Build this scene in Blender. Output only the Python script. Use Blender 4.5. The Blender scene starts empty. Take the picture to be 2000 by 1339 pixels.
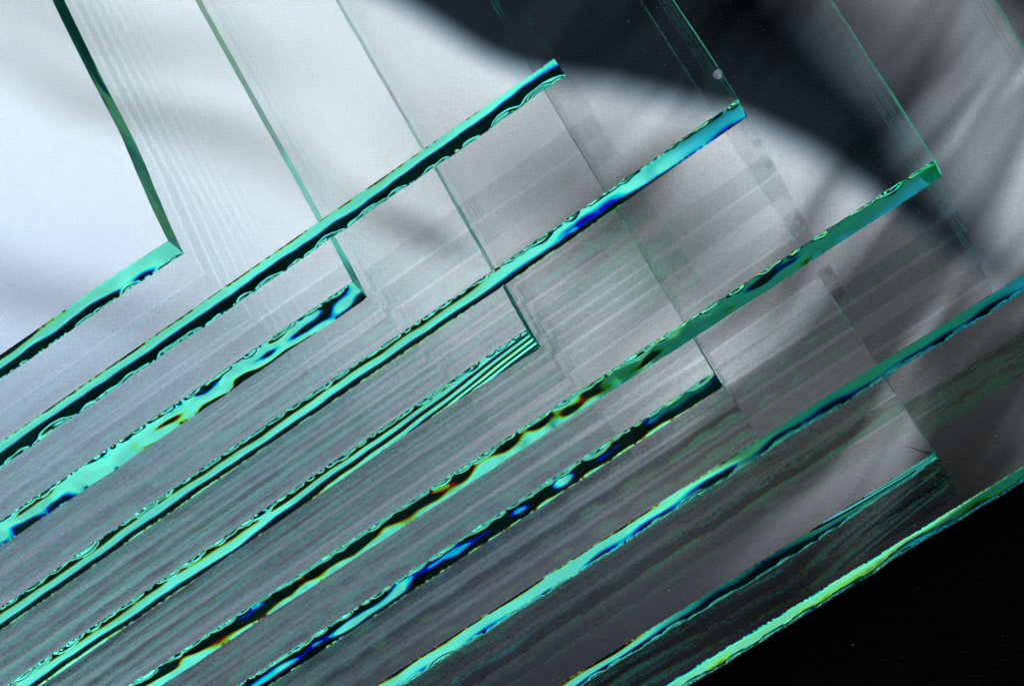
import bpy, bmesh, math, random
import numpy as np
from mathutils import Vector, Matrix, noise

S = bpy.context.scene
COL = S.collection

# ------------------------------------------------------------------ camera
# all plan measurements below were taken on a 2000 x 1339 measuring grid
F = 6000.0                      # focal length in grid units
CX, CY = 1000.0, 669.5
NAD = (2976.0, 2945.0)          # where straight-down falls on the grid
T = 0.004                       # glass thickness, 4 mm
GAP = 0.00006                   # air film between sheets
MM_PER_PX = T / 86.0
DIST = F * MM_PER_PX

zc = Vector((NAD[0] - CX, -(NAD[1] - CY), -F)).normalized() * -1.0   # world up seen by the camera
e0 = Vector((math.cos(math.radians(32.5)), math.sin(math.radians(32.5)), 0))   # run of the long cut edges
xc = (e0 - zc * zc.dot(e0)).normalized()
yc = zc.cross(xc)
ROT = Matrix((xc, yc, zc))      # camera -> world
MIDZ = 5 * T
view = ROT @ Vector((0, 0, -1))
CAM = Vector((0, 0, MIDZ)) - view * DIST

cam = bpy.data.cameras.new('camera')
cam.sensor_fit = 'HORIZONTAL'
cam.sensor_width = 36
cam.lens = F / 2000.0 * 36.0
cam.clip_start = 0.01
cam.clip_end = 50
co = bpy.data.objects.new('camera', cam)
co.matrix_world = Matrix.Translation(CAM) @ ROT.to_4x4()
COL.objects.link(co)
S.camera = co

S.render.engine = 'CYCLES'
cy = S.cycles
cy.max_bounces = 64
cy.transmission_bounces = 64
cy.glossy_bounces = 64
cy.diffuse_bounces = 3
cy.volume_bounces = 0
cy.transparent_max_bounces = 16
cy.caustics_reflective = True
cy.caustics_refractive = True
cy.blur_glossy = 0.0
cy.sample_clamp_indirect = 12.0
cy.use_denoising = True
try:
    cy.denoiser = 'OPENIMAGEDENOISE'
    cy.denoising_prefilter = 'ACCURATE'
except Exception:
    pass
S.view_settings.view_transform = 'Standard'
S.view_settings.look = 'None'
S.view_settings.gamma = 1.0
S.view_settings.exposure = 0.0


def at(px, py, z):
    d = ROT @ Vector(((px - CX) / F, -(py - CY) / F, -1.0))
    t = (z - CAM.z) / d.z
    return CAM + d * t


# ------------------------------------------------------------------ node helper
class N:
    def __init__(s, tree):
        s.t = tree
        tree.nodes.clear()

    def n(s, typ, **kw):
        nd = s.t.nodes.new(typ)
        for k, v in kw.items():
            setattr(nd, k, v)
        return nd

    def set(s, sock, v):
        if isinstance(v, bpy.types.NodeSocket):
            s.t.links.new(v, sock)
        else:
            sock.default_value = v

    def m(s, op, a, b=0.0, c=0.0, clamp=False):
        nd = s.n('ShaderNodeMath', operation=op, use_clamp=clamp)
        s.set(nd.inputs[0], a)
        s.set(nd.inputs[1], b)
        s.set(nd.inputs[2], c)
        return nd.outputs[0]

    def ramp(s, v, a, b, lo=0.0, hi=1.0):
        nd = s.n('ShaderNodeMapRange', interpolation_type='SMOOTHSTEP')
        s.set(nd.inputs['Value'], v)
        nd.inputs['From Min'].default_value = a
        nd.inputs['From Max'].default_value = b
        nd.inputs['To Min'].default_value = lo
        nd.inputs['To Max'].default_value = hi
        return nd.outputs[0]

    def dot(s, v, w):
        nd = s.n('ShaderNodeVectorMath', operation='DOT_PRODUCT')
        s.set(nd.inputs[0], v)
        nd.inputs[1].default_value = w
        return nd.outputs['Value']

    def xyz(s, x, y, z):
        nd = s.n('ShaderNodeCombineXYZ')
        s.set(nd.inputs[0], x)
        s.set(nd.inputs[1], y)
        s.set(nd.inputs[2], z)
        return nd.outputs[0]

    def noise(s, vec, scale, detail=2.0, rough=0.5, dist=0.0):
        nd = s.n('ShaderNodeTexNoise')
        s.set(nd.inputs['Vector'], vec)
        nd.inputs['Scale'].default_value = scale
        nd.inputs['Detail'].default_value = detail
        nd.inputs['Roughness'].default_value = rough
        nd.inputs['Distortion'].default_value = dist
        return nd.outputs[0]

    def mixc(s, f, a, b):
        nd = s.n('ShaderNodeMix', data_type='RGBA')
        s.set(nd.inputs[0], f)
        s.set(nd.inputs[6], a)
        s.set(nd.inputs[7], b)
        return nd.outputs[2]


# ------------------------------------------------------------------ room light (large draped window, as the glass mirrors it, plus added light for the cut edges)
w = bpy.data.worlds.new('World')
S.world = w
w.use_nodes = True
g = N(w.node_tree)
tc = g.n('ShaderNodeTexCoord')
D = tc.outputs['Generated']
flip = lambda v: (v.x, v.y, -v.z)
ax = ROT @ Vector((1, 0, 0))
ay = ROT @ Vector((0, 1, 0))
az = ROT @ Vector((0, 0, 1))
dx = g.dot(D, flip(ax))
dy = g.dot(D, flip(ay))
dz = g.m('MULTIPLY', g.dot(D, flip(az)), -1.0)
dzc = g.m('MAXIMUM', dz, 0.05)
X = g.m('MULTIPLY', g.m('DIVIDE', dx, dzc), F / 1000.0)           # units of 1000 grid px
Y = g.m('MULTIPLY', g.m('DIVIDE', dy, dzc), -F / 1000.0)
X = g.m('ADD', X, CX / 1000)
Y = g.m('ADD', Y, CY / 1000)
P = g.xyz(X, Y, 0.0)
# gentle warping so that no border is ruler straight
wn = g.n('ShaderNodeTexNoise')
g.set(wn.inputs['Vector'], P)
wn.inputs['Scale'].default_value = 1.7
wn.inputs['Detail'].default_value = 1.0
sep = g.n('ShaderNodeSeparateXYZ')
g.set(sep.inputs[0], wn.outputs['Color'])
XW = g.m('ADD', X, g.m('MULTIPLY', g.m('SUBTRACT', sep.outputs[0], 0.5), 0.22))
YW = g.m('ADD', Y, g.m('MULTIPLY', g.m('SUBTRACT', sep.outputs[1], 0.5), 0.22))


def side(p, q, soft, x=XW, y=YW):
    """0..1 across the line p->q, 1 on the left-hand side in grid axes (y down)"""
    ex, ey = q[0] - p[0], q[1] - p[1]
    L = math.hypot(ex, ey)
    nx, ny = ey / L, -ex / L
    v = g.m('ADD', g.m('ADD', g.m('MULTIPLY', x, nx), g.m('MULTIPLY', y, ny)), -(nx * p[0] + ny * p[1]))
    return g.ramp(v, -soft, soft)


def blob(c, rx, ry, ang, x=XW, y=YW):
    ca, sa = math.cos(math.radians(ang)), math.sin(math.radians(ang))
    u = g.m('ADD', g.m('MULTIPLY', x, ca / rx), g.m('MULTIPLY', y, sa / rx))
    u = g.m('ADD', u, -(c[0] * ca + c[1] * sa) / rx)
    v = g.m('ADD', g.m('MULTIPLY', x, -sa / ry), g.m('MULTIPLY', y, ca / ry))
    v = g.m('ADD', v, -(-c[0] * sa + c[1] * ca) / ry)
    r = g.m('SQRT', g.m('ADD', g.m('MULTIPLY', u, u), g.m('MULTIPLY', v, v)))
    return g.ramp(r, 1.0, 0.0)


inv = lambda v: g.m('SUBTRACT', 1.0, v)
mul = lambda a, b: g.m('MULTIPLY', a, b)
# base level
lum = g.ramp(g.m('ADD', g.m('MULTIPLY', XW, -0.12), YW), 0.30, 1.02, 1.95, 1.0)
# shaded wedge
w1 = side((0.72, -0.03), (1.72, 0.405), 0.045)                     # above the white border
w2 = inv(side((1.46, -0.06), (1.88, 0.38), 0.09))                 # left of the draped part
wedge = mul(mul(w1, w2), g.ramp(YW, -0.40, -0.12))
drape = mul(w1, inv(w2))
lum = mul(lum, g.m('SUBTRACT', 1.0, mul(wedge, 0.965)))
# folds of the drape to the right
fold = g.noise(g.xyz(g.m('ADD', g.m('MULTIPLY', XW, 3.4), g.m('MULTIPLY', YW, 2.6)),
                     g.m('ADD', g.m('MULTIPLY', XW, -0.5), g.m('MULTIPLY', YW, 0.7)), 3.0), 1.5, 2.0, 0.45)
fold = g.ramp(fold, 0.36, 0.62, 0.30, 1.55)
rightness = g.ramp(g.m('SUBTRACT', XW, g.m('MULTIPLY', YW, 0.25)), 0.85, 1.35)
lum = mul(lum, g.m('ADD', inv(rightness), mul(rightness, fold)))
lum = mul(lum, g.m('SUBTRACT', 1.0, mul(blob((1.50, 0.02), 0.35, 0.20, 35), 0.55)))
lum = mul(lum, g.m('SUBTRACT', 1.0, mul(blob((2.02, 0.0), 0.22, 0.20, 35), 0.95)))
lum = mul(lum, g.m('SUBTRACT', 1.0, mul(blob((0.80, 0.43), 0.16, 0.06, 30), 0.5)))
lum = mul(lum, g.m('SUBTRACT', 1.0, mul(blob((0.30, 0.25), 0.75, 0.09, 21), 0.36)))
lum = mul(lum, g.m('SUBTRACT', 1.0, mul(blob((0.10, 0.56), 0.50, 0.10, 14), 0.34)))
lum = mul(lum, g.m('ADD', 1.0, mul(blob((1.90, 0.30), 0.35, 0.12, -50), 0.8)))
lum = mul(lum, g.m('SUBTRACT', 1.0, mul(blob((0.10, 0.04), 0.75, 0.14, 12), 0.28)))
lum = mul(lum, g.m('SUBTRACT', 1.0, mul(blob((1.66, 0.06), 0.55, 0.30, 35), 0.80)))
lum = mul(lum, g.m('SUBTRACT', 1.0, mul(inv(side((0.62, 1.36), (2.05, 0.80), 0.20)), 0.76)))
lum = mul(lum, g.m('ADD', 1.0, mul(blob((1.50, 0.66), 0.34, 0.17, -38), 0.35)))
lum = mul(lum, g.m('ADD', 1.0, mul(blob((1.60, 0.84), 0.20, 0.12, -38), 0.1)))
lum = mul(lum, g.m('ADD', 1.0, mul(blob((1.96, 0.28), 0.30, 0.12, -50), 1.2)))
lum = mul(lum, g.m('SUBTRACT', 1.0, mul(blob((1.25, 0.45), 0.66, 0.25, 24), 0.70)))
# added world light beyond what the flat faces mirror, to brighten the cut edges
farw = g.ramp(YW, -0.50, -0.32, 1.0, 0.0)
fdim = mul(g.ramp(XW, -0.14, 0.10), g.ramp(YW, -1.03, -1.16))  # dims the added light behind the right-hand edge ends
fwarm = mul(mul(g.ramp(XW, 0.0, 0.30), g.ramp(YW, -1.16, -1.03)), g.ramp(YW, -0.50, -0.60))  # warm patch of the added light, turns the lowest edge lime
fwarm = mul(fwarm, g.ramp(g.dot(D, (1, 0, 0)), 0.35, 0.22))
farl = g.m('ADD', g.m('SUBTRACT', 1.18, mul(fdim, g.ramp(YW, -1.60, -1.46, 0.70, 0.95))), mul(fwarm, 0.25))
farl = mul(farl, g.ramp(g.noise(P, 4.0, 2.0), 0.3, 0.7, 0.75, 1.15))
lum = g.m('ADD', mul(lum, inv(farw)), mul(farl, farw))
lum = mul(lum, g.ramp(g.dot(D, (1, 0, 0)), -0.46, -0.24, 0.10, 1.0))  # world darkened towards the left, added to keep side edges dark
# colour: near white, bluish in the wedge and low left, edge tints added
lowleft = g.ramp(g.m('SUBTRACT', YW, g.m('MULTIPLY', XW, 0.45)), 0.0, 0.8)
colr = g.mixc(lowleft, (0.95, 1.0, 1.05, 1), (0.82, 0.945, 1.20, 1))  # low-left blue set to offset green reflections of the edges
colr = g.mixc(g.ramp(XW, 1.2, 1.9), colr, (0.90, 0.99, 1.07, 1))
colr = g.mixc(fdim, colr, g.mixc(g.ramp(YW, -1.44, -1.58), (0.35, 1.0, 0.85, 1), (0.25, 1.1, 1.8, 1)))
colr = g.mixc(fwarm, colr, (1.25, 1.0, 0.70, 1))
colr = g.mixc(wedge, colr, (0.50, 0.78, 1.0, 1))
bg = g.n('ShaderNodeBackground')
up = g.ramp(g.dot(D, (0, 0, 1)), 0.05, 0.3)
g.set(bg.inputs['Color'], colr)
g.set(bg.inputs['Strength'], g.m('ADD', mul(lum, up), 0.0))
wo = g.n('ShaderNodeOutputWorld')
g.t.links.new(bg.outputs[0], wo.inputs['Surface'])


# ------------------------------------------------------------------ materials
TINT = (0.989, 0.9955, 0.9975, 1)      # green of float glass, per face crossed


def glass_face(name='float_glass', ior=1.518):
    m = bpy.data.materials.new(name)
    m.use_nodes = True
    g = N(m.node_tree)
    out = g.n('ShaderNodeOutputMaterial')
    b = g.n('ShaderNodeBsdfGlass')
    b.inputs['Roughness'].default_value = 0.0
    b.inputs['IOR'].default_value = ior
    b.inputs['Color'].default_value = TINT
    g.t.links.new(b.outputs[0], out.inputs['Surface'])
    return m


def glass_edge():
    m = bpy.data.materials.new('cut_glass_edge')
    m.use_nodes = True
    g = N(m.node_tree)
    out = g.n('ShaderNodeOutputMaterial')
    last = None
    for c, ior in (((0.17, 0, 0, 1), 1.5130), ((0, 0.42, 0, 1), 1.5160),
                   ((0, 0.42, 0.20, 1), 1.5195), ((0, 0, 0.42, 1), 1.5230)):
        b = g.n('ShaderNodeBsdfGlass')
        b.inputs['Roughness'].default_value = 0.0
        b.inputs['IOR'].default_value = ior
        b.inputs['Color'].default_value = c
        if last is None:
            last = b.outputs[0]
        else:
            a = g.n('ShaderNodeAddShader')
            g.t.links.new(last, a.inputs[0])
            g.t.links.new(b.outputs[0], a.inputs[1])
            last = a.outputs[0]
    g.t.links.new(last, out.inputs['Surface'])
    return m


GLASS = glass_face()
BACK = glass_face('back_edge_glass', 1.2)      # far edges: index lowered to cut mirror-back and keep dark bands black
EDGE = glass_edge()

m = bpy.data.materials.new('black_woven_cloth')
m.use_nodes = True
g = N(m.node_tree)
out = g.n('ShaderNodeOutputMaterial')
tc = g.n('ShaderNodeTexCoord')
sp = g.n('ShaderNodeSeparateXYZ')
g.set(sp.inputs[0], tc.outputs['Object'])
per = 0.00046
wx = g.m('ADD', sp.outputs[0], g.m('MULTIPLY', g.m('SUBTRACT', g.noise(tc.outputs['Object'], 90.0), 0.5), 0.0006))
wy = g.m('ADD', sp.outputs[1], g.m('MULTIPLY', g.m('SUBTRACT', g.noise(tc.outputs['Object'], 70.0), 0.5), 0.0006))
ca, sa = math.cos(math.radians(32.5)), math.sin(math.radians(32.5))
wx, wy = (g.m('SUBTRACT', g.m('MULTIPLY', wx, ca), g.m('MULTIPLY', wy, sa)),
          g.m('ADD', g.m('MULTIPLY', wx, sa), g.m('MULTIPLY', wy, ca)))
sx = g.m('SINE', g.m('MULTIPLY', wx, 2 * math.pi / per))
sy = g.m('SINE', g.m('MULTIPLY', wy, 2 * math.pi / per))
weave = g.m('MULTIPLY', g.m('ADD', sx, 1.0), g.m('ADD', sy, 1.0))   # 0..4
knot = g.ramp(weave, 1.2, 4.0)
rnd = g.ramp(g.noise(tc.outputs['Object'], 1800.0, 1.0), 0.35, 0.75, 0.3, 1.6)
kn = g.m('MULTIPLY', knot, rnd)
b = g.n('ShaderNodeBsdfPrincipled')
g.set(b.inputs['Base Color'], g.mixc(kn, (0.001, 0.001, 0.0012, 1), (0.007, 0.007, 0.0095, 1)))
b.inputs['Roughness'].default_value = 0.75
b.inputs['Specular IOR Level'].default_value = 0.06
bp = g.n('ShaderNodeBump')
bp.inputs['Strength'].default_value = 0.8
bp.inputs['Distance'].default_value = 0.00008
g.set(bp.inputs['Height'], weave)
g.t.links.new(bp.outputs[0], b.inputs['Normal'])
g.t.links.new(b.outputs[0], out.inputs['Surface'])
CLOTH = m

# ------------------------------------------------------------------ setting
bm = bmesh.new()
n = 60
hx = 0.6
vs = [[bm.verts.new((-hx + 2 * hx * i / n, -hx + 2 * hx * j / n, 0)) for j in range(n + 1)] for i in range(n + 1)]
for i in range(n):
    for j in range(n):
        bm.faces.new((vs[i][j], vs[i + 1][j], vs[i + 1][j + 1], vs[i][j + 1]))
me = bpy.data.meshes.new('cloth')
bm.to_mesh(me)
bm.free()
me.materials.append(CLOTH)
cloth = bpy.data.objects.new('ground', me)
cloth['kind'] = 'structure'
COL.objects.link(cloth)

# ------------------------------------------------------------------ glass sheets
FAR_Y = 0.118
LENGTH = 0.20
RIMS = {}


def fbm(x, y, z, seed):
    return noise.noise(Vector((x + seed * 17.3, y + seed * 5.1, z + seed * 3.7)))


def polyline_resample(pts, step):
    out = [pts[0].copy()]
    cum = [0]
    for a, b in zip(pts, pts[1:]):
        cum.append(cum[-1] + (b - a).length)
    n = max(2, int(round(cum[-1] / step)))
    res = []
    for i in range(n + 1):
        d = cum[-1] * i / n
        k = 0
        while k < len(pts) - 2 and cum[k + 1] < d:
            k += 1
        f = (d - cum[k]) / (cum[k + 1] - cum[k])
        res.append((pts[k].lerp(pts[k + 1], f), d))
    return res


def smooth_pts(pts, it=3):
    """Chaikin, ends kept"""
    for _ in range(it):
        new = [pts[0]]
        for a, b in zip(pts, pts[1:]):
            new += [a.lerp(b, 0.25), a.lerp(b, 0.75)]
        new.append(pts[-1])
        pts = new
    return pts


NG = 1.518


def face_slope(P, o, far_n, far_c, z0, target, kodd):
    """slope of the cut face that sends the sight line through P on a zigzag whose unfolded
    height at the far edge is `target` (in sheet thicknesses). All arrays are (n, 3) / (n,)."""
    camv = np.array(CAM)
    d = P - camv
    d /= np.linalg.norm(d, axis=1)[:, None]

    def U(al):
        n = o * np.cos(al)[:, None]
        n[:, 2] -= np.sin(al)
        c = -(d * n).sum(1)
        r = 1 / NG
        t = d * r + n * (r * c - np.sqrt(1 - r * r * (1 - c * c)))[:, None]
        dist = (far_c - P @ far_n) / (t @ far_n)
        return (P[:, 2] + t[:, 2] * dist - z0) / T
    a0 = np.zeros(len(P))
    u0 = U(a0)
    if kodd is None:
        k = math.floor(float(np.median(u0 - target)))
        kodd = k if k % 2 else k + 1
    tgt = target + kodd
    a1 = a0 + 0.01
    u1 = U(a1)
    for _ in range(6):
        den = np.where(abs(u1 - u0) < 1e-9, 1e-9, u1 - u0)
        a2 = np.clip(a1 - (u1 - tgt) * (a1 - a0) / den, -0.35, 0.35)
        a0, u0, a1 = a1, u1, a2
        u1 = U(a1)
    return a1


def to_grid(P):
    """world point -> measuring grid x"""
    v = ROT.transposed() @ (Vector(P) - CAM)
    return CX + F * v.x / -v.z


def make_sheet(idx, long_px, side_px, label, pat, chips=None, far_tilt=0.0, side_disp=None):
    """long_px: grid points of the front upper rim, left to right, last one the corner;
       side_px: points of the right-hand upper rim, corner first, going away."""
    lvl = 10 - idx
    z0 = 0.0003 + lvl * (T + GAP)
    z1 = z0 + T
    L = [at(x, y, z1) for x, y in long_px]
    R = [at(x, y, z1) for x, y in side_px]
    corner = L[-1]
    dl = (L[0] - L[-1]).normalized()
    dr = (R[-1] - R[0]).normalized()
    left_end = L[0] + dl * max(0.0, LENGTH - (L[0] - L[-1]).length)
    # the far ends of the stack are pushed flush against one line
    far_end = R[-1] + dr * ((FAR_Y - R[-1].y) / dr.y)
    front = smooth_pts([left_end] + L)
    sidep = smooth_pts(R + [far_end])
    dr2 = (far_end - corner).normalized()
    far_left = left_end + dr2 * ((FAR_Y - left_end.y) / dr2.y)
    rim = []
    # (loop of (pos, outward normal, kind, s))
    step = 0.00008
    fr = polyline_resample(front, step)
    sd = polyline_resample(sidep, 0.0004)
    NV = 14
    mesh_v, mesh_f, mats, smooth = [], [], [], []

    def outward(pts, i):
        a = pts[max(0, i - 3)][0]
        b = pts[min(len(pts) - 1, i + 3)][0]
        d = (b - a).normalized()
        return Vector((d.y, -d.x, 0))

    def strip(pts, disp, nv, rimlist):
        base = len(mesh_v)
        n = len(pts)
        Ltot = pts[-1][1]
        for i, (p, s) in enumerate(pts):
            o = outward(pts, i)
            col = []
            for j in range(nv + 1):
                v = j / nv                      # 0 bottom, 1 top
                v = 0.5 - 0.5 * math.cos(math.pi * v)
                d = disp(s, v, Ltot - s)
                q = Vector((p.x, p.y, z0 + (z1 - z0) * v)) + o * d
                mesh_v.append(q)
                col.append(q)
            rimlist.append((col[0], col[-1]))
        for i in range(n - 1):
            for j in range(nv):
                a = base + i * (nv + 1) + j
                b = a + nv + 1
                mesh_f.append((a, b, b + 1, a + 1))
                mats.append(1)
                smooth.append(True)

    ft, st = [], []
    # ---- solve the relief of the long cut face
    nf = len(fr)
    vv = np.array([0.5 - 0.5 * math.cos(math.pi * j / NV) for j in range(NV + 1)])
    base = np.array([tuple(p) for p, q in fr])
    base[:, 2] = z0
    onrm = np.array([tuple(outward(fr, i)) for i in range(nf)])
    # one straight overall direction keeps the solved face clean
    fdir = (corner - left_end).normalized()
    onrm = np.tile(np.array([fdir.y, -fdir.x, 0.0]), (nf, 1)) * 0.5 + onrm * 0.5
    onrm /= np.linalg.norm(onrm, axis=1)[:, None]
    fe = (far_left - far_end).normalized()
    far_n = np.array([-fe.y, fe.x, 0.0])
    far_c = float(np.dot(far_n, np.array(far_end)))
    sv = np.array([q for p, q in fr])
    xs = np.array([to_grid(tuple(base[i])) for i in range(nf)])
    target = pat(xs, vv, sv, idx)                        # (nf, NV+1)
    PP = np.repeat(base[:, None, :], NV + 1, axis=1)
    PP[:, :, 2] = z0 + T * vv[None, :]
    OO = np.repeat(onrm[:, None, :], NV + 1, axis=1)
    al = face_slope(PP.reshape(-1, 3), OO.reshape(-1, 3).copy(), far_n, far_c, z0,
                    target.reshape(-1), None).reshape(nf, NV + 1)
    dv = np.diff(vv) * T
    relief = np.zeros((nf, NV + 1))
    inc = 0.5 * (np.tan(al[:, 1:]) + np.tan(al[:, :-1])) * dv[None, :]
    relief[:, 1:] = np.cumsum(inc, axis=1)
    relief -= relief[:, -1:]                              # upper rim stays where it was measured
    if chips is not None:
        relief = relief + chips(xs, vv, sv, idx)
    print('sheet', idx, 'slope deg', round(math.degrees(al.min()), 1), round(math.degrees(al.max()), 1))
    lut = {i: relief[i] for i in range(nf)}
    col_of = {round(q * 1e7): i for i, (p, q) in enumerate(fr)}
    vidx = {round(float(v) * 1e6): j for j, v in enumerate(vv)}
    strip(fr, lambda s, v, e: float(lut[col_of[round(s * 1e7)]][vidx[round(v * 1e6)]]), NV, ft)
    if side_disp is None:
        side_disp = lambda s, v: 0.0
    strip(sd, lambda s, v, e: side_disp(s, v) + 0.00003 * fbm(s * 500, v * 3, 0, idx + 20), 6, st)
    # weld the corner of the two strips
    c0 = (ft[-1][0] + st[0][0]) / 2
    # plain far and left edges
    bot = [a for a, b in ft] + [a for a, b in st[1:]]
    top = [b for a, b in ft] + [b for a, b in st[1:]]
    # make the side strip start exactly at the end of the front strip
    basef = 0
    nf = len(fr)
    bs = nf * (NV + 1)
    for j in range(7):
        v = 0.5 - 0.5 * math.cos(math.pi * j / 6)
        z = z0 + (z1 - z0) * v
        ja = v
        mesh_v[bs + j] = ft[-1][0].lerp(ft[-1][1], ja)
    for j in range(NV + 1):
        v = 0.5 - 0.5 * math.cos(math.pi * j / NV)
        mesh_v[(nf - 1) * (NV + 1) + j] = ft[-1][0].lerp(ft[-1][1], v)
    back = Vector((-fe.y, fe.x, 0)) * (T * math.tan(math.radians(far_tilt)))
    RIMS[idx] = ([(a, b, x) for (a, b), x in zip(ft, xs)], list(st))
    fl_b = Vector((far_left.x, far_left.y, z0)) + back
    st[-1] = (st[-1][0] + back, st[-1][1])
    fl_t = Vector((far_left.x, far_left.y, z1))
    bot.append(fl_b)
    top.append(fl_t)
    # flat faces: a narrow dense band along the rims, then one plain polygon
    cen = (corner + far_left) / 2
    nft, nst = len(ft), len(sd)
    K = 60
    front_dir = (corner - left_end).normalized()
    inw_f = Vector((-front_dir.y, front_dir.x, 0))
    side_dir = (far_end - corner).normalized()
    inw_s = Vector((-side_dir.y, side_dir.x, 0))
    W = 0.0022
    for which, z in ((1, z1), (0, z0)):
        ringF = [Vector((p[which].x, p[which].y, z)) for p in ft]
        ringS = [Vector((p[which].x, p[which].y, z)) for p in st]
        ringS[0] = ringF[-1].copy()
        cin = ringF[-1] + inw_f * W + inw_s * W

        def inset(ring, inw, first, last):
            n = len(ring)
            keys = [k for k in range(0, n, K) if (k == 0 or k > 30) and k < n - 31] + [n - 1]
            kp = []
            for k in keys:
                kp.append(ring[k] + inw * W)
            if first is not None:
                kp[0] = first
            if last is not None:
                kp[-1] = last
            out = [None] * n
            for (ka, kb), (pa, pb) in zip(zip(keys, keys[1:]), zip(kp, kp[1:])):
                for k in range(ka, kb + 1):
                    out[k] = pa.lerp(pb, (k - ka) / (kb - ka))
            return out, kp
        flp = fl_t if which else fl_b
        inF, kF = inset(ringF, inw_f, ringF[0] + (flp - ringF[0]).normalized() * W, cin)
        inS, kS = inset(ringS, inw_s, cin, ringS[-1] + (flp - ringS[-1]).normalized() * W)
        for ring, ins in ((ringF, inF), (ringS, inS)):
            b0 = len(mesh_v)
            for p, q in zip(ring, ins):
                mesh_v.append(p)
                mesh_v.append(q)
            for i in range(len(ring) - 1):
                a = b0 + 2 * i
                f = (a, a + 2, a + 3, a + 1)
                mesh_f.append(f if which else f[::-1])
                mats.append(0)
                smooth.append(False)
        b0 = len(mesh_v)
        poly = kF + kS[1:] + [flp]
        mesh_v.extend(poly)
        cpt = sum(poly, Vector()) * 0 + (kF[0] + kF[-1] + flp + kS[-1]) / 4
        cpt.z = z
        mesh_v.append(cpt)
        npoly = len(poly)
        for i in range(npoly):
            f = (b0 + i, b0 + (i + 1) % npoly, b0 + npoly)
            mesh_f.append(f if which else f[::-1])
            mats.append(0)
            smooth.append(False)
    for (a, b) in (((st[-1][0], st[-1][1]), (fl_b, fl_t)), ((fl_b, fl_t), (ft[0][0], ft[0][1]))):
        b0 = len(mesh_v)
        mesh_v.extend([a[0], b[0], b[1], a[1]])
        mesh_f.append((b0, b0 + 1, b0 + 2, b0 + 3))
        mats.append(2)
        smooth.append(False)
    me = bpy.data.meshes.new('glass_sheet')
    me.from_pydata([tuple(v) for v in mesh_v], [], mesh_f)
    me.polygons.foreach_set('material_index', mats)
    me.polygons.foreach_set('use_smooth', smooth)
    me.materials.append(GLASS)
    me.materials.append(EDGE)
    me.materials.append(BACK)
    me.update()
    o = bpy.data.objects.new('glass_sheet', me)
    o['label'] = label
    o['category'] = 'glass sheet'
    o['group'] = 'stacked offcuts of float glass'
    COL.objects.link(o)
    return o


def smoothnoise(s, wl, seed):
    return np.array([noise.noise(Vector((float(a) / wl, seed * 13.7, seed * 3.1))) for a in s])


def smoothnoise2(s, vv, wl, wv, seed):
    return np.array([[noise.noise(Vector((float(a) / wl, float(v) / wv, seed * 5.3))) for v in vv] for a in s])


def pattern(keys, wave=0.12, wl=0.006, blot=0.0, bwl=0.004, skew=1.0):
    """keys: list of (grid x, (u at v=0, .25, .5, .75, 1))"""
    kx = np.array([k[0] for k in keys], float)
    ku = np.array([k[1] for k in keys], float)

    def f(xs, vv, sv, idx):
        cols = []
        for j in range(5):
            c = np.interp(xs, kx, ku[:, j])
            w = 60
            c = np.convolve(np.pad(c, w, mode='edge'), np.ones(2 * w + 1) / (2 * w + 1), 'valid')
            cols.append(c)
        cols = np.array(cols)                       # (5, n)
        kv = np.linspace(0, 1, 5)
        out = np.zeros((len(xs), len(vv)))
        for j, v in enumerate(vv):
            k = min(3, int(v * 4))
            f_ = v * 4 - k
            p0 = cols[max(0, k - 1)]
            p1, p2 = cols[k], cols[k + 1]
            p3 = cols[min(4, k + 2)]
            if k == 0:
                p0 = 2 * p1 - p2
            if k == 3:
                p3 = 2 * p2 - p1
            out[:, j] = 0.5 * (2 * p1 + (p2 - p0) * f_ + (2 * p0 - 5 * p1 + 4 * p2 - p3) * f_ ** 2
                               + (3 * p1 - p0 - 3 * p2 + p3) * f_ ** 3)
        n1 = smoothnoise(sv, wl, idx) + 0.5 * smoothnoise(sv, wl * 0.35, idx + 40)
        out += wave * n1[:, None]
        if blot:
            out += blot * smoothnoise2(sv, vv, bwl, 0.55, idx + 3) * 2
        return out
    return f


def scallops(top=False, size=0.0003, depth=0.05, spacing=0.0008, rough=1.0, seed=0):
    """nibbles along one rim"""
    def f(xs, vv, sv, idx):
        rnd = random.Random(idx * 7 + seed)
        out = np.zeros((len(xs), len(vv)))
        h = (1 - vv if top else vv) * T
        s = 0.0
        while s < sv[-1]:
            r = size * rnd.uniform(0.4, 1.6) * (1.0 + 0.8 * (rnd.random() < 0.12))
            i0, i1 = np.searchsorted(sv, [s - r * 1.6, s + r * 1.6])
            if i1 > i0:
                dd = np.sqrt(((sv[i0:i1, None] - s) / 1.6) ** 2 + h[None, :] ** 2) / r
                dent = np.clip(1 - dd ** 2, 0, None)
                out[i0:i1] -= depth * r * rnd.uniform(0.5, 1.3) * dent
            s += spacing * rnd.uniform(0.5, 1.6)
        # crushed hairline right at the rim
        for hh, amp, k in ((h, 1.0, 60), (T - h, 0.15, 80)):
            edge = np.exp(-hh / 0.00014)
            jit = smoothnoise(sv, 0.00026, idx + k) + 0.6 * smoothnoise(sv, 0.0011, idx + k + 7)
            out += rough * amp * 0.00003 * edge[None, :] * jit[:, None]
        return out
    return f


def both(a, b):
    return lambda xs, vv, sv, idx: a(xs, vv, sv, idx) + b(xs, vv, sv, idx)


def s1_side(s, v):
    w = math.sin(min(1.0, max(0.0, s / 0.030)) * math.pi * 0.5)
    return (1 - v) * 0.00022 * w


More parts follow.
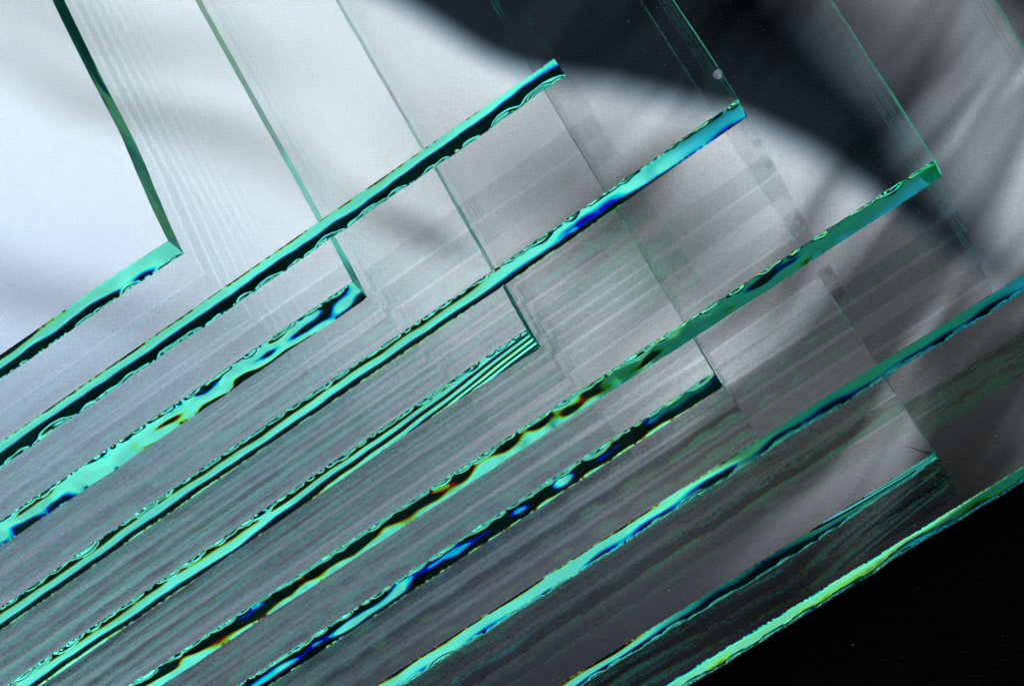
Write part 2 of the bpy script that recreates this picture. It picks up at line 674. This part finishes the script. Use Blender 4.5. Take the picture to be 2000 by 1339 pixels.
Q = {
    1: dict(pat=pattern([(-400, (-.9, -.55, .0, .7, 1.15)), (60, (-.9, -.6, -.05, .85, 1.35)),
                         (200, (-.5, -.2, .15, .75, .9)), (280, (-.35, -.12, .3, .3, -.15)), (330, (.0, .0, .4, .9, 1.0))],
                        wave=.12, blot=.22, bwl=.003), chips=scallops(False, .00025, depth=.10), side_disp=s1_side),
    2: dict(pat=pattern([(-400, (-.85, -.68, -.28, .42, 1.12)), (900, (-.85, -.68, -.25, .42, 1.10)),
                         (1085, (-.9, -.5, -.3, -.1, .15))], wave=.20, wl=.0045, blot=.08, bwl=.004),
            chips=scallops(False, .00045, depth=.09, spacing=.0010)),
    3: dict(pat=pattern([(-400, (1.3, -.1, .1, .7, 1.3)), (120, (-.5, -.15, .2, .9, 1.3)), (250, (.9, .9, .6, .5, 1.0)), (330, (-.4, .5, 1.5, .2, .9)),
                         (370, (2.5, -.5, 1.4, -.8, 1.5)), (420, (.5, 1.3, .6, -.5, .5)), (520, (2.6, 1.2, .2, 1.3, .8)),
                         (620, (1.8, .3, -.4, .5, 1.2)), (700, (-2, -.4, .6, .1, -.5))], wave=.30, wl=.004, blot=.38, bwl=.0026),
            chips=scallops(True, .00035, depth=.10)),
    4: dict(pat=pattern([(-400, (-.95, -.1, .62, 1.3, 1.75)), (900, (-1.15, -.15, .6, 1.3, 1.75)),
                         (1000, (-1.1, -.25, .2, .6, 1.3)), (1150, (-1.2, .0, -.15, .3, 1.1)), (1300, (-.4, .2, .5, .3, .7)),
                         (1470, (.05, .06, .08, .05, .05))], wave=.22, wl=.005, blot=.10), chips=scallops(True, .00035, depth=.10)),
    5: dict(pat=pattern([(-400, (-1.6, -.5, .3, 1.1, 1.5)), (300, (-1.2, -.3, .5, 1.1, 1.5)), (450, (-.9, .3, .5, .9, 1.4)), (560, (-.8, -.3, .4, 1.2, 1.4)),
                         (850, (-2.4, -1.1, .1, 1.3, 1.6)), (950, (-6, -2.4, -.4, 1.2, 1.8)),
                         (1040, (-9, -6, -3.5, -1.2, 1))], wave=.22, wl=.004, blot=.14), chips=scallops(True, .00035, depth=.10)),
    6: dict(pat=pattern([(-400, (.4, .9, 1.3, 1.5, 1.5)), (850, (.4, .9, 1.4, 1.5, 1.6)), (960, (.3, .75, 1.15, 1.3, 1.1)),
                         (1300, (.3, .95, 1.0, .9, .9)), (1420, (.6, .98, .2, .1, .9)), (1480, (.6, .95, -.05, .1, .9)), (1560, (.6, .9, -.05, .1, .8)),
                         (1640, (.5, .5, .4, .4, .8)), (1840, (.5, .5, .5, .6, .5))],
                        wave=.08, blot=.36, bwl=.0024), chips=scallops(True, .00038, depth=.10)),
    7: dict(pat=pattern([(-400, (-.95, -.1, .3, -.15, -.3)), (700, (-.95, -.15, .15, -.2, -.35)), (1000, (-1.05, -.35, -.1, -.25, -.3)),
                         (1250, (-1.3, -.5, -.12, -.3, -.35)), (1400, (-1.2, -.6, -.05, .1, .0))],
                        wave=.14, blot=.34, bwl=.0026), chips=scallops(True, .00035, depth=.14)),
    8: dict(pat=pattern([(-400, (-.1, .2, .6, .8, 1.4)), (1150, (-.1, .0, .5, .7, 1.4)), (1230, (-.2, -.2, .0, .4, 1.3)),
                         (1330, (-.4, -.35, .0, .35, 1.1)), (1600, (-.4, -.15, .12, .4, .6)), (2000, (.1, -.08, .1, .5, .8)),
                         (2100, (.5, .5, .6, .5, .6))], wave=.10, blot=.20, bwl=.0035), chips=scallops(False, .0004, depth=.10)),
    9: dict(pat=pattern([(-400, (-.6, -.1, .5, .8, 1.3)), (1180, (-.6, -.2, .5, 1.0, 1.3)), (1300, (-.9, -.4, .1, .9, 1.4)),
                         (1400, (-.9, -.6, -.35, -.15, .1)), (1580, (-.9, -.7, -.5, -.4, -.5)), (1680, (-.9, -.5, .3, 2.2, 4.5)),
                         (1845, (.0, 1.4, 3.6, 6, 8.5))], wave=.12, blot=.16, bwl=.0035), chips=scallops(False, .0004, depth=.12)),
    10: dict(pat=pattern([(-400, (1.7, .98, .78, .45, -.2)), (1500, (1.7, .98, .85, .55, -.2)), (1700, (1.7, 1.0, .9, .7, .0)),
                          (2000, (1.5, 1.02, .85, .7, .3)), (2700, (1.2, .9, .8, .7, .4))], wave=.14, wl=.003, blot=.16, bwl=.003),
             chips=scallops(False, .0008, depth=.08, spacing=.0016)),
}

SHEETS = [
    (1, [(0, 694), (140, 595), (218, 540), (328, 470)],
     [(328, 470), (315, 445), (280, 370), (235, 260), (200, 195), (145, 90), (102, 0)],
     'topmost glass sheet at the left with a thick bowed dark green side edge'),
    (2, [(0, 863), (400, 587), (1082, 115)], [(1082, 115), (1008, 0)],
     'second glass sheet down, long edge with an unbroken wavy black band through pale mint'),
    (3, [(0, 1015), (300, 816), (430, 728), (688, 550)], [(688, 550), (645, 465), (385, 0)],
     'third glass sheet down, broken edge with a shattered swirl of chips near its middle'),
    (4, [(0, 1187), (300, 978), (700, 706), (976, 520), (1442, 195)], [(1442, 195), (1400, 125), (1315, 0)],
     'fourth glass sheet down, plain turquoise corner beside a tiny glass bead'),
    (5, [(10, 1339), (526, 988), (814, 788), (1028, 643)], [(1028, 643), (850, 327), (660, 0)],
     'fifth glass sheet down, corner fanned with fine black and teal lines'),
    (6, [(250, 1339), (1200, 718), (1352, 620), (1600, 458), (1827, 312)], [(1827, 312), (1710, 130), (1625, 0)],
     'sixth glass sheet down, plain teal corner, then yellow and blue patches along its edge'),
    (7, [(463, 1339), (1200, 854), (1394, 728)], [(1394, 728), (1200, 405), (960, 0)],
     'seventh glass sheet down, nearly black and deep blue edge with a sparkling nibbled rim'),
    (8, [(733, 1339), (1433, 888), (1600, 782), (2000, 535), (2197, 413)], [(2197, 413), (1945, 0)],
     'eighth glass sheet down, dark green edge leaving the picture at the right'),
    (9, [(1106, 1326), (1500, 1088), (1826, 882)], [(1826, 882), (1582, 515), (1250, 0)],
     'ninth glass sheet down, frayed cyan corner at the lower right and near black edge'),
    (10, [(1312, 1328), (1674, 1108), (1900, 970), (2000, 909), (2638, 521)], [(2638, 521), (2300, 0)],
     'lowest glass sheet, bright lime green edge lying against the bare black cloth'),
]
sheets = {}
for k, lp, sp_, lab in SHEETS:
    sheets[k] = make_sheet(k, lp, sp_, lab, **Q[k])

# ------------------------------------------------------------------ crushed glass crumbs along the rims
m = bpy.data.materials.new('crushed_glass')
m.use_nodes = True
g = N(m.node_tree)
out = g.n('ShaderNodeOutputMaterial')
b = g.n('ShaderNodeBsdfPrincipled')
b.inputs['Base Color'].default_value = (0.55, 0.85, 0.82, 1)
b.inputs['Roughness'].default_value = 0.18
b.inputs['IOR'].default_value = 1.5
b.inputs['Transmission Weight'].default_value = 0.35
g.t.links.new(b.outputs[0], out.inputs['Surface'])
CRUMB = m


def crumb(bm, c, r, rnd):
    vs = []
    for _ in range(5):
        v = Vector((rnd.gauss(0, 1), rnd.gauss(0, 1), rnd.gauss(0, 1))).normalized() * r * rnd.uniform(0.6, 1.2)
        vs.append(bm.verts.new(c + v))
    try:
        bmesh.ops.convex_hull(bm, input=vs)
    except Exception:
        pass


def rim_crumbs(idx, spots, base=60):
    """spots: (grid x0, x1, count, which rim 0 low / 1 top, size)"""
    o = sheets[idx]
    front, sidev = RIMS[idx]
    rnd = random.Random(idx * 31)
    bm = bmesh.new()
    for x0, x1, cnt, top, size in spots:
        cand = [p for p in front if x0 <= p[2] <= x1]
        for _ in range(cnt):
            if not cand:
                break
            p = rnd.choice(cand)[top]
            r = size * rnd.uniform(0.4, 1.3)
            crumb(bm, p + Vector((0, -r * 0.5, r * (0.1 if top else 0.6))), r, rnd)
    me = bpy.data.meshes.new('rim_crumbs')
    bm.to_mesh(me)
    bm.free()
    me.materials.append(CRUMB)
    c = bpy.data.objects.new('rim_crumbs', me)
    COL.objects.link(c)
    c.parent = o


RC = {
    1: [(-50, 340, 50, 0, 3e-5)],
    2: [(-50, 1090, 130, 0, 3e-5), (1060, 1095, 8, 1, 5e-5)],
    3: [(-50, 700, 110, 1, 3.2e-5), (330, 430, 60, 1, 6e-5)],
    4: [(-50, 1450, 120, 0, 3e-5), (1100, 1450, 50, 0, 4e-5), (870, 900, 12, 0, 7e-5), (1150, 1450, 40, 1, 3e-5)],
    5: [(0, 1040, 160, 1, 3.5e-5), (985, 1020, 14, 1, 7e-5), (900, 960, 36, 0, 6e-5)],
    6: [(250, 1830, 120, 1, 3e-5), (1790, 1832, 30, 0, 8e-5)],
    7: [(460, 1400, 420, 1, 4.5e-5), (1170, 1200, 14, 1, 8e-5)],
    8: [(730, 2050, 120, 0, 3.5e-5)],
    9: [(1100, 1820, 260, 0, 3.5e-5), (1780, 1835, 60, 0, 8e-5), (1805, 1830, 20, 1, 8e-5)],
    10: [(1300, 2050, 90, 0, 3e-5)],
}
for k, sp_ in RC.items():
    rim_crumbs(k, sp_)

# ------------------------------------------------------------------ bead of glass stuck beside the fourth sheet's side edge
def plain(name, col, rough=0.6):
    m = bpy.data.materials.new(name)
    m.use_nodes = True
    g = N(m.node_tree)
    out = g.n('ShaderNodeOutputMaterial')
    b = g.n('ShaderNodeBsdfPrincipled')
    b.inputs['Base Color'].default_value = col
    b.inputs['Roughness'].default_value = rough
    g.t.links.new(b.outputs[0], out.inputs['Surface'])
    return m


zt4 = 0.0003 + 6 * (T + GAP) + T
bp_ = at(1403, 146, zt4 + 0.0003)
bm = bmesh.new()
bmesh.ops.create_icosphere(bm, subdivisions=4, radius=0.00045)
for v in bm.verts:
    v.co.z *= 0.75
    v.co.x *= 1.0 + 0.12 * v.co.y / 0.00045
for f in bm.faces:
    f.smooth = True
me = bpy.data.meshes.new('glass_bead')
bm.to_mesh(me)
bm.free()
bmat = bpy.data.materials.new('clear_bead')
bmat.use_nodes = True
g = N(bmat.node_tree)
out = g.n('ShaderNodeOutputMaterial')
b = g.n('ShaderNodeBsdfPrincipled')
b.inputs['Base Color'].default_value = (0.75, 0.8, 0.85, 1)
b.inputs['Roughness'].default_value = 0.08
b.inputs['IOR'].default_value = 1.5
b.inputs['Transmission Weight'].default_value = 0.6
g.t.links.new(b.outputs[0], out.inputs['Surface'])
me.materials.append(bmat)
bead = bpy.data.objects.new('glass_bead', me)
bead.location = (bp_.x, bp_.y, zt4 + 0.00034)
bead['label'] = 'tiny clear glass bead on the side edge near the turquoise corner'
bead['category'] = 'bead'
COL.objects.link(bead)

# ------------------------------------------------------------------ dust and lint lying on the sheets
PLAN = {}
for k, lp, sp_, lab in SHEETS:
    z1 = 0.0003 + (10 - k) * (T + GAP) + T
    a = at(*lp[0], z1)
    c = at(*lp[-1], z1)
    r_ = at(*sp_[-1], z1)
    PLAN[k] = (a, c, r_, z1)


def top_surface(px, py):
    for k in range(1, 11):
        a, c, r_, z1 = PLAN[k]
        p = at(px, py, z1)
        e = (c - a).normalized()
        f = (r_ - c).normalized()
        inside_front = e.x * (p.y - c.y) - e.y * (p.x - c.x) > 0.0002
        inside_side = f.x * (p.y - c.y) - f.y * (p.x - c.x) > 0.0002
        if inside_front and inside_side:
            return p, k
    return at(px, py, 0.0), 0


rnd = random.Random(5)
bm = bmesh.new()
for i in range(1500):
    px, py = rnd.uniform(-20, 2020), rnd.uniform(-20, 1360)
    p, k = top_surface(px, py)
    if k == 0 and rnd.random() < 0.8:
        continue
    r = rnd.choice([2.4e-5, 3e-5, 3.6e-5, 4.6e-5, 7e-5]) * rnd.uniform(0.7, 1.2)
    crumb(bm, p + Vector((0, 0, r * 0.6)), r, rnd)


def fibre(p, L, rad, rnd):
    a = rnd.uniform(0, 6.28)
    da = rnd.uniform(-0.9, 0.9)
    q = p + Vector((0, 0, rad * 1.2))
    n = 9
    ring0 = None
    for i in range(n + 1):
        d = Vector((math.cos(a), math.sin(a), 0))
        sdir = Vector((-d.y, d.x, 0))
        ring = [bm.verts.new(q + sdir * rad), bm.verts.new(q + Vector((0, 0, rad))),
                bm.verts.new(q - sdir * rad), bm.verts.new(q - Vector((0, 0, rad)))]
        if ring0:
            for j in range(4):
                bm.faces.new((ring0[j], ring0[(j + 1) % 4], ring[(j + 1) % 4], ring[j]))
        ring0 = ring
        q = q + d * (L / n)
        a += da * 0.6 + rnd.uniform(-0.15, 0.15)
        q.z = p.z + rad * 1.2


for i in range(9):
    px, py = rnd.uniform(0, 2000), rnd.uniform(0, 1339)
    p, k = top_surface(px, py)
    if k:
        fibre(p, rnd.uniform(0.0006, 0.0016), 1.1e-5, rnd)
me = bpy.data.meshes.new('dust')
bm.to_mesh(me)
bm.free()
me.materials.append(plain('pale_lint', (0.75, 0.77, 0.8, 1)))
dust = bpy.data.objects.new('dust', me)
dust['label'] = 'fine pale dust specks and lint scattered over the glass sheets'
dust['category'] = 'dust'
dust['kind'] = 'stuff'
COL.objects.link(dust)

bm = bmesh.new()
for px, py, a, L in ((1826, 531, -25, 26), (1337, 731, -20, 9), (1460, 1062, 10, 0), (156, 655, 30, 4), (872, 530, 40, 6)):
    p, k = top_surface(px, py)
    d = Vector((math.cos(math.radians(a)), math.sin(math.radians(a)), 0)) * (max(L, 5) * MM_PER_PX * 0.25)
    bmesh.ops.convex_hull(bm, input=[bm.verts.new(p + v + Vector((0, 0, 3e-5))) for v in
                                     (d, -d, Vector((0, 4e-5, 0)), Vector((0, -4e-5, 0)), Vector((0, 0, 4e-5)), d * 0.6 + Vector((0, 3e-5, 2e-5)))])
me = bpy.data.meshes.new('grit')
bm.to_mesh(me)
bm.free()
me.materials.append(plain('dark_grit', (0.01, 0.01, 0.012, 1)))
grit = bpy.data.objects.new('grit', me)
grit['label'] = 'few dark grit specks lying on the glass surfaces'
grit['category'] = 'grit'
grit['kind'] = 'stuff'
COL.objects.link(grit)
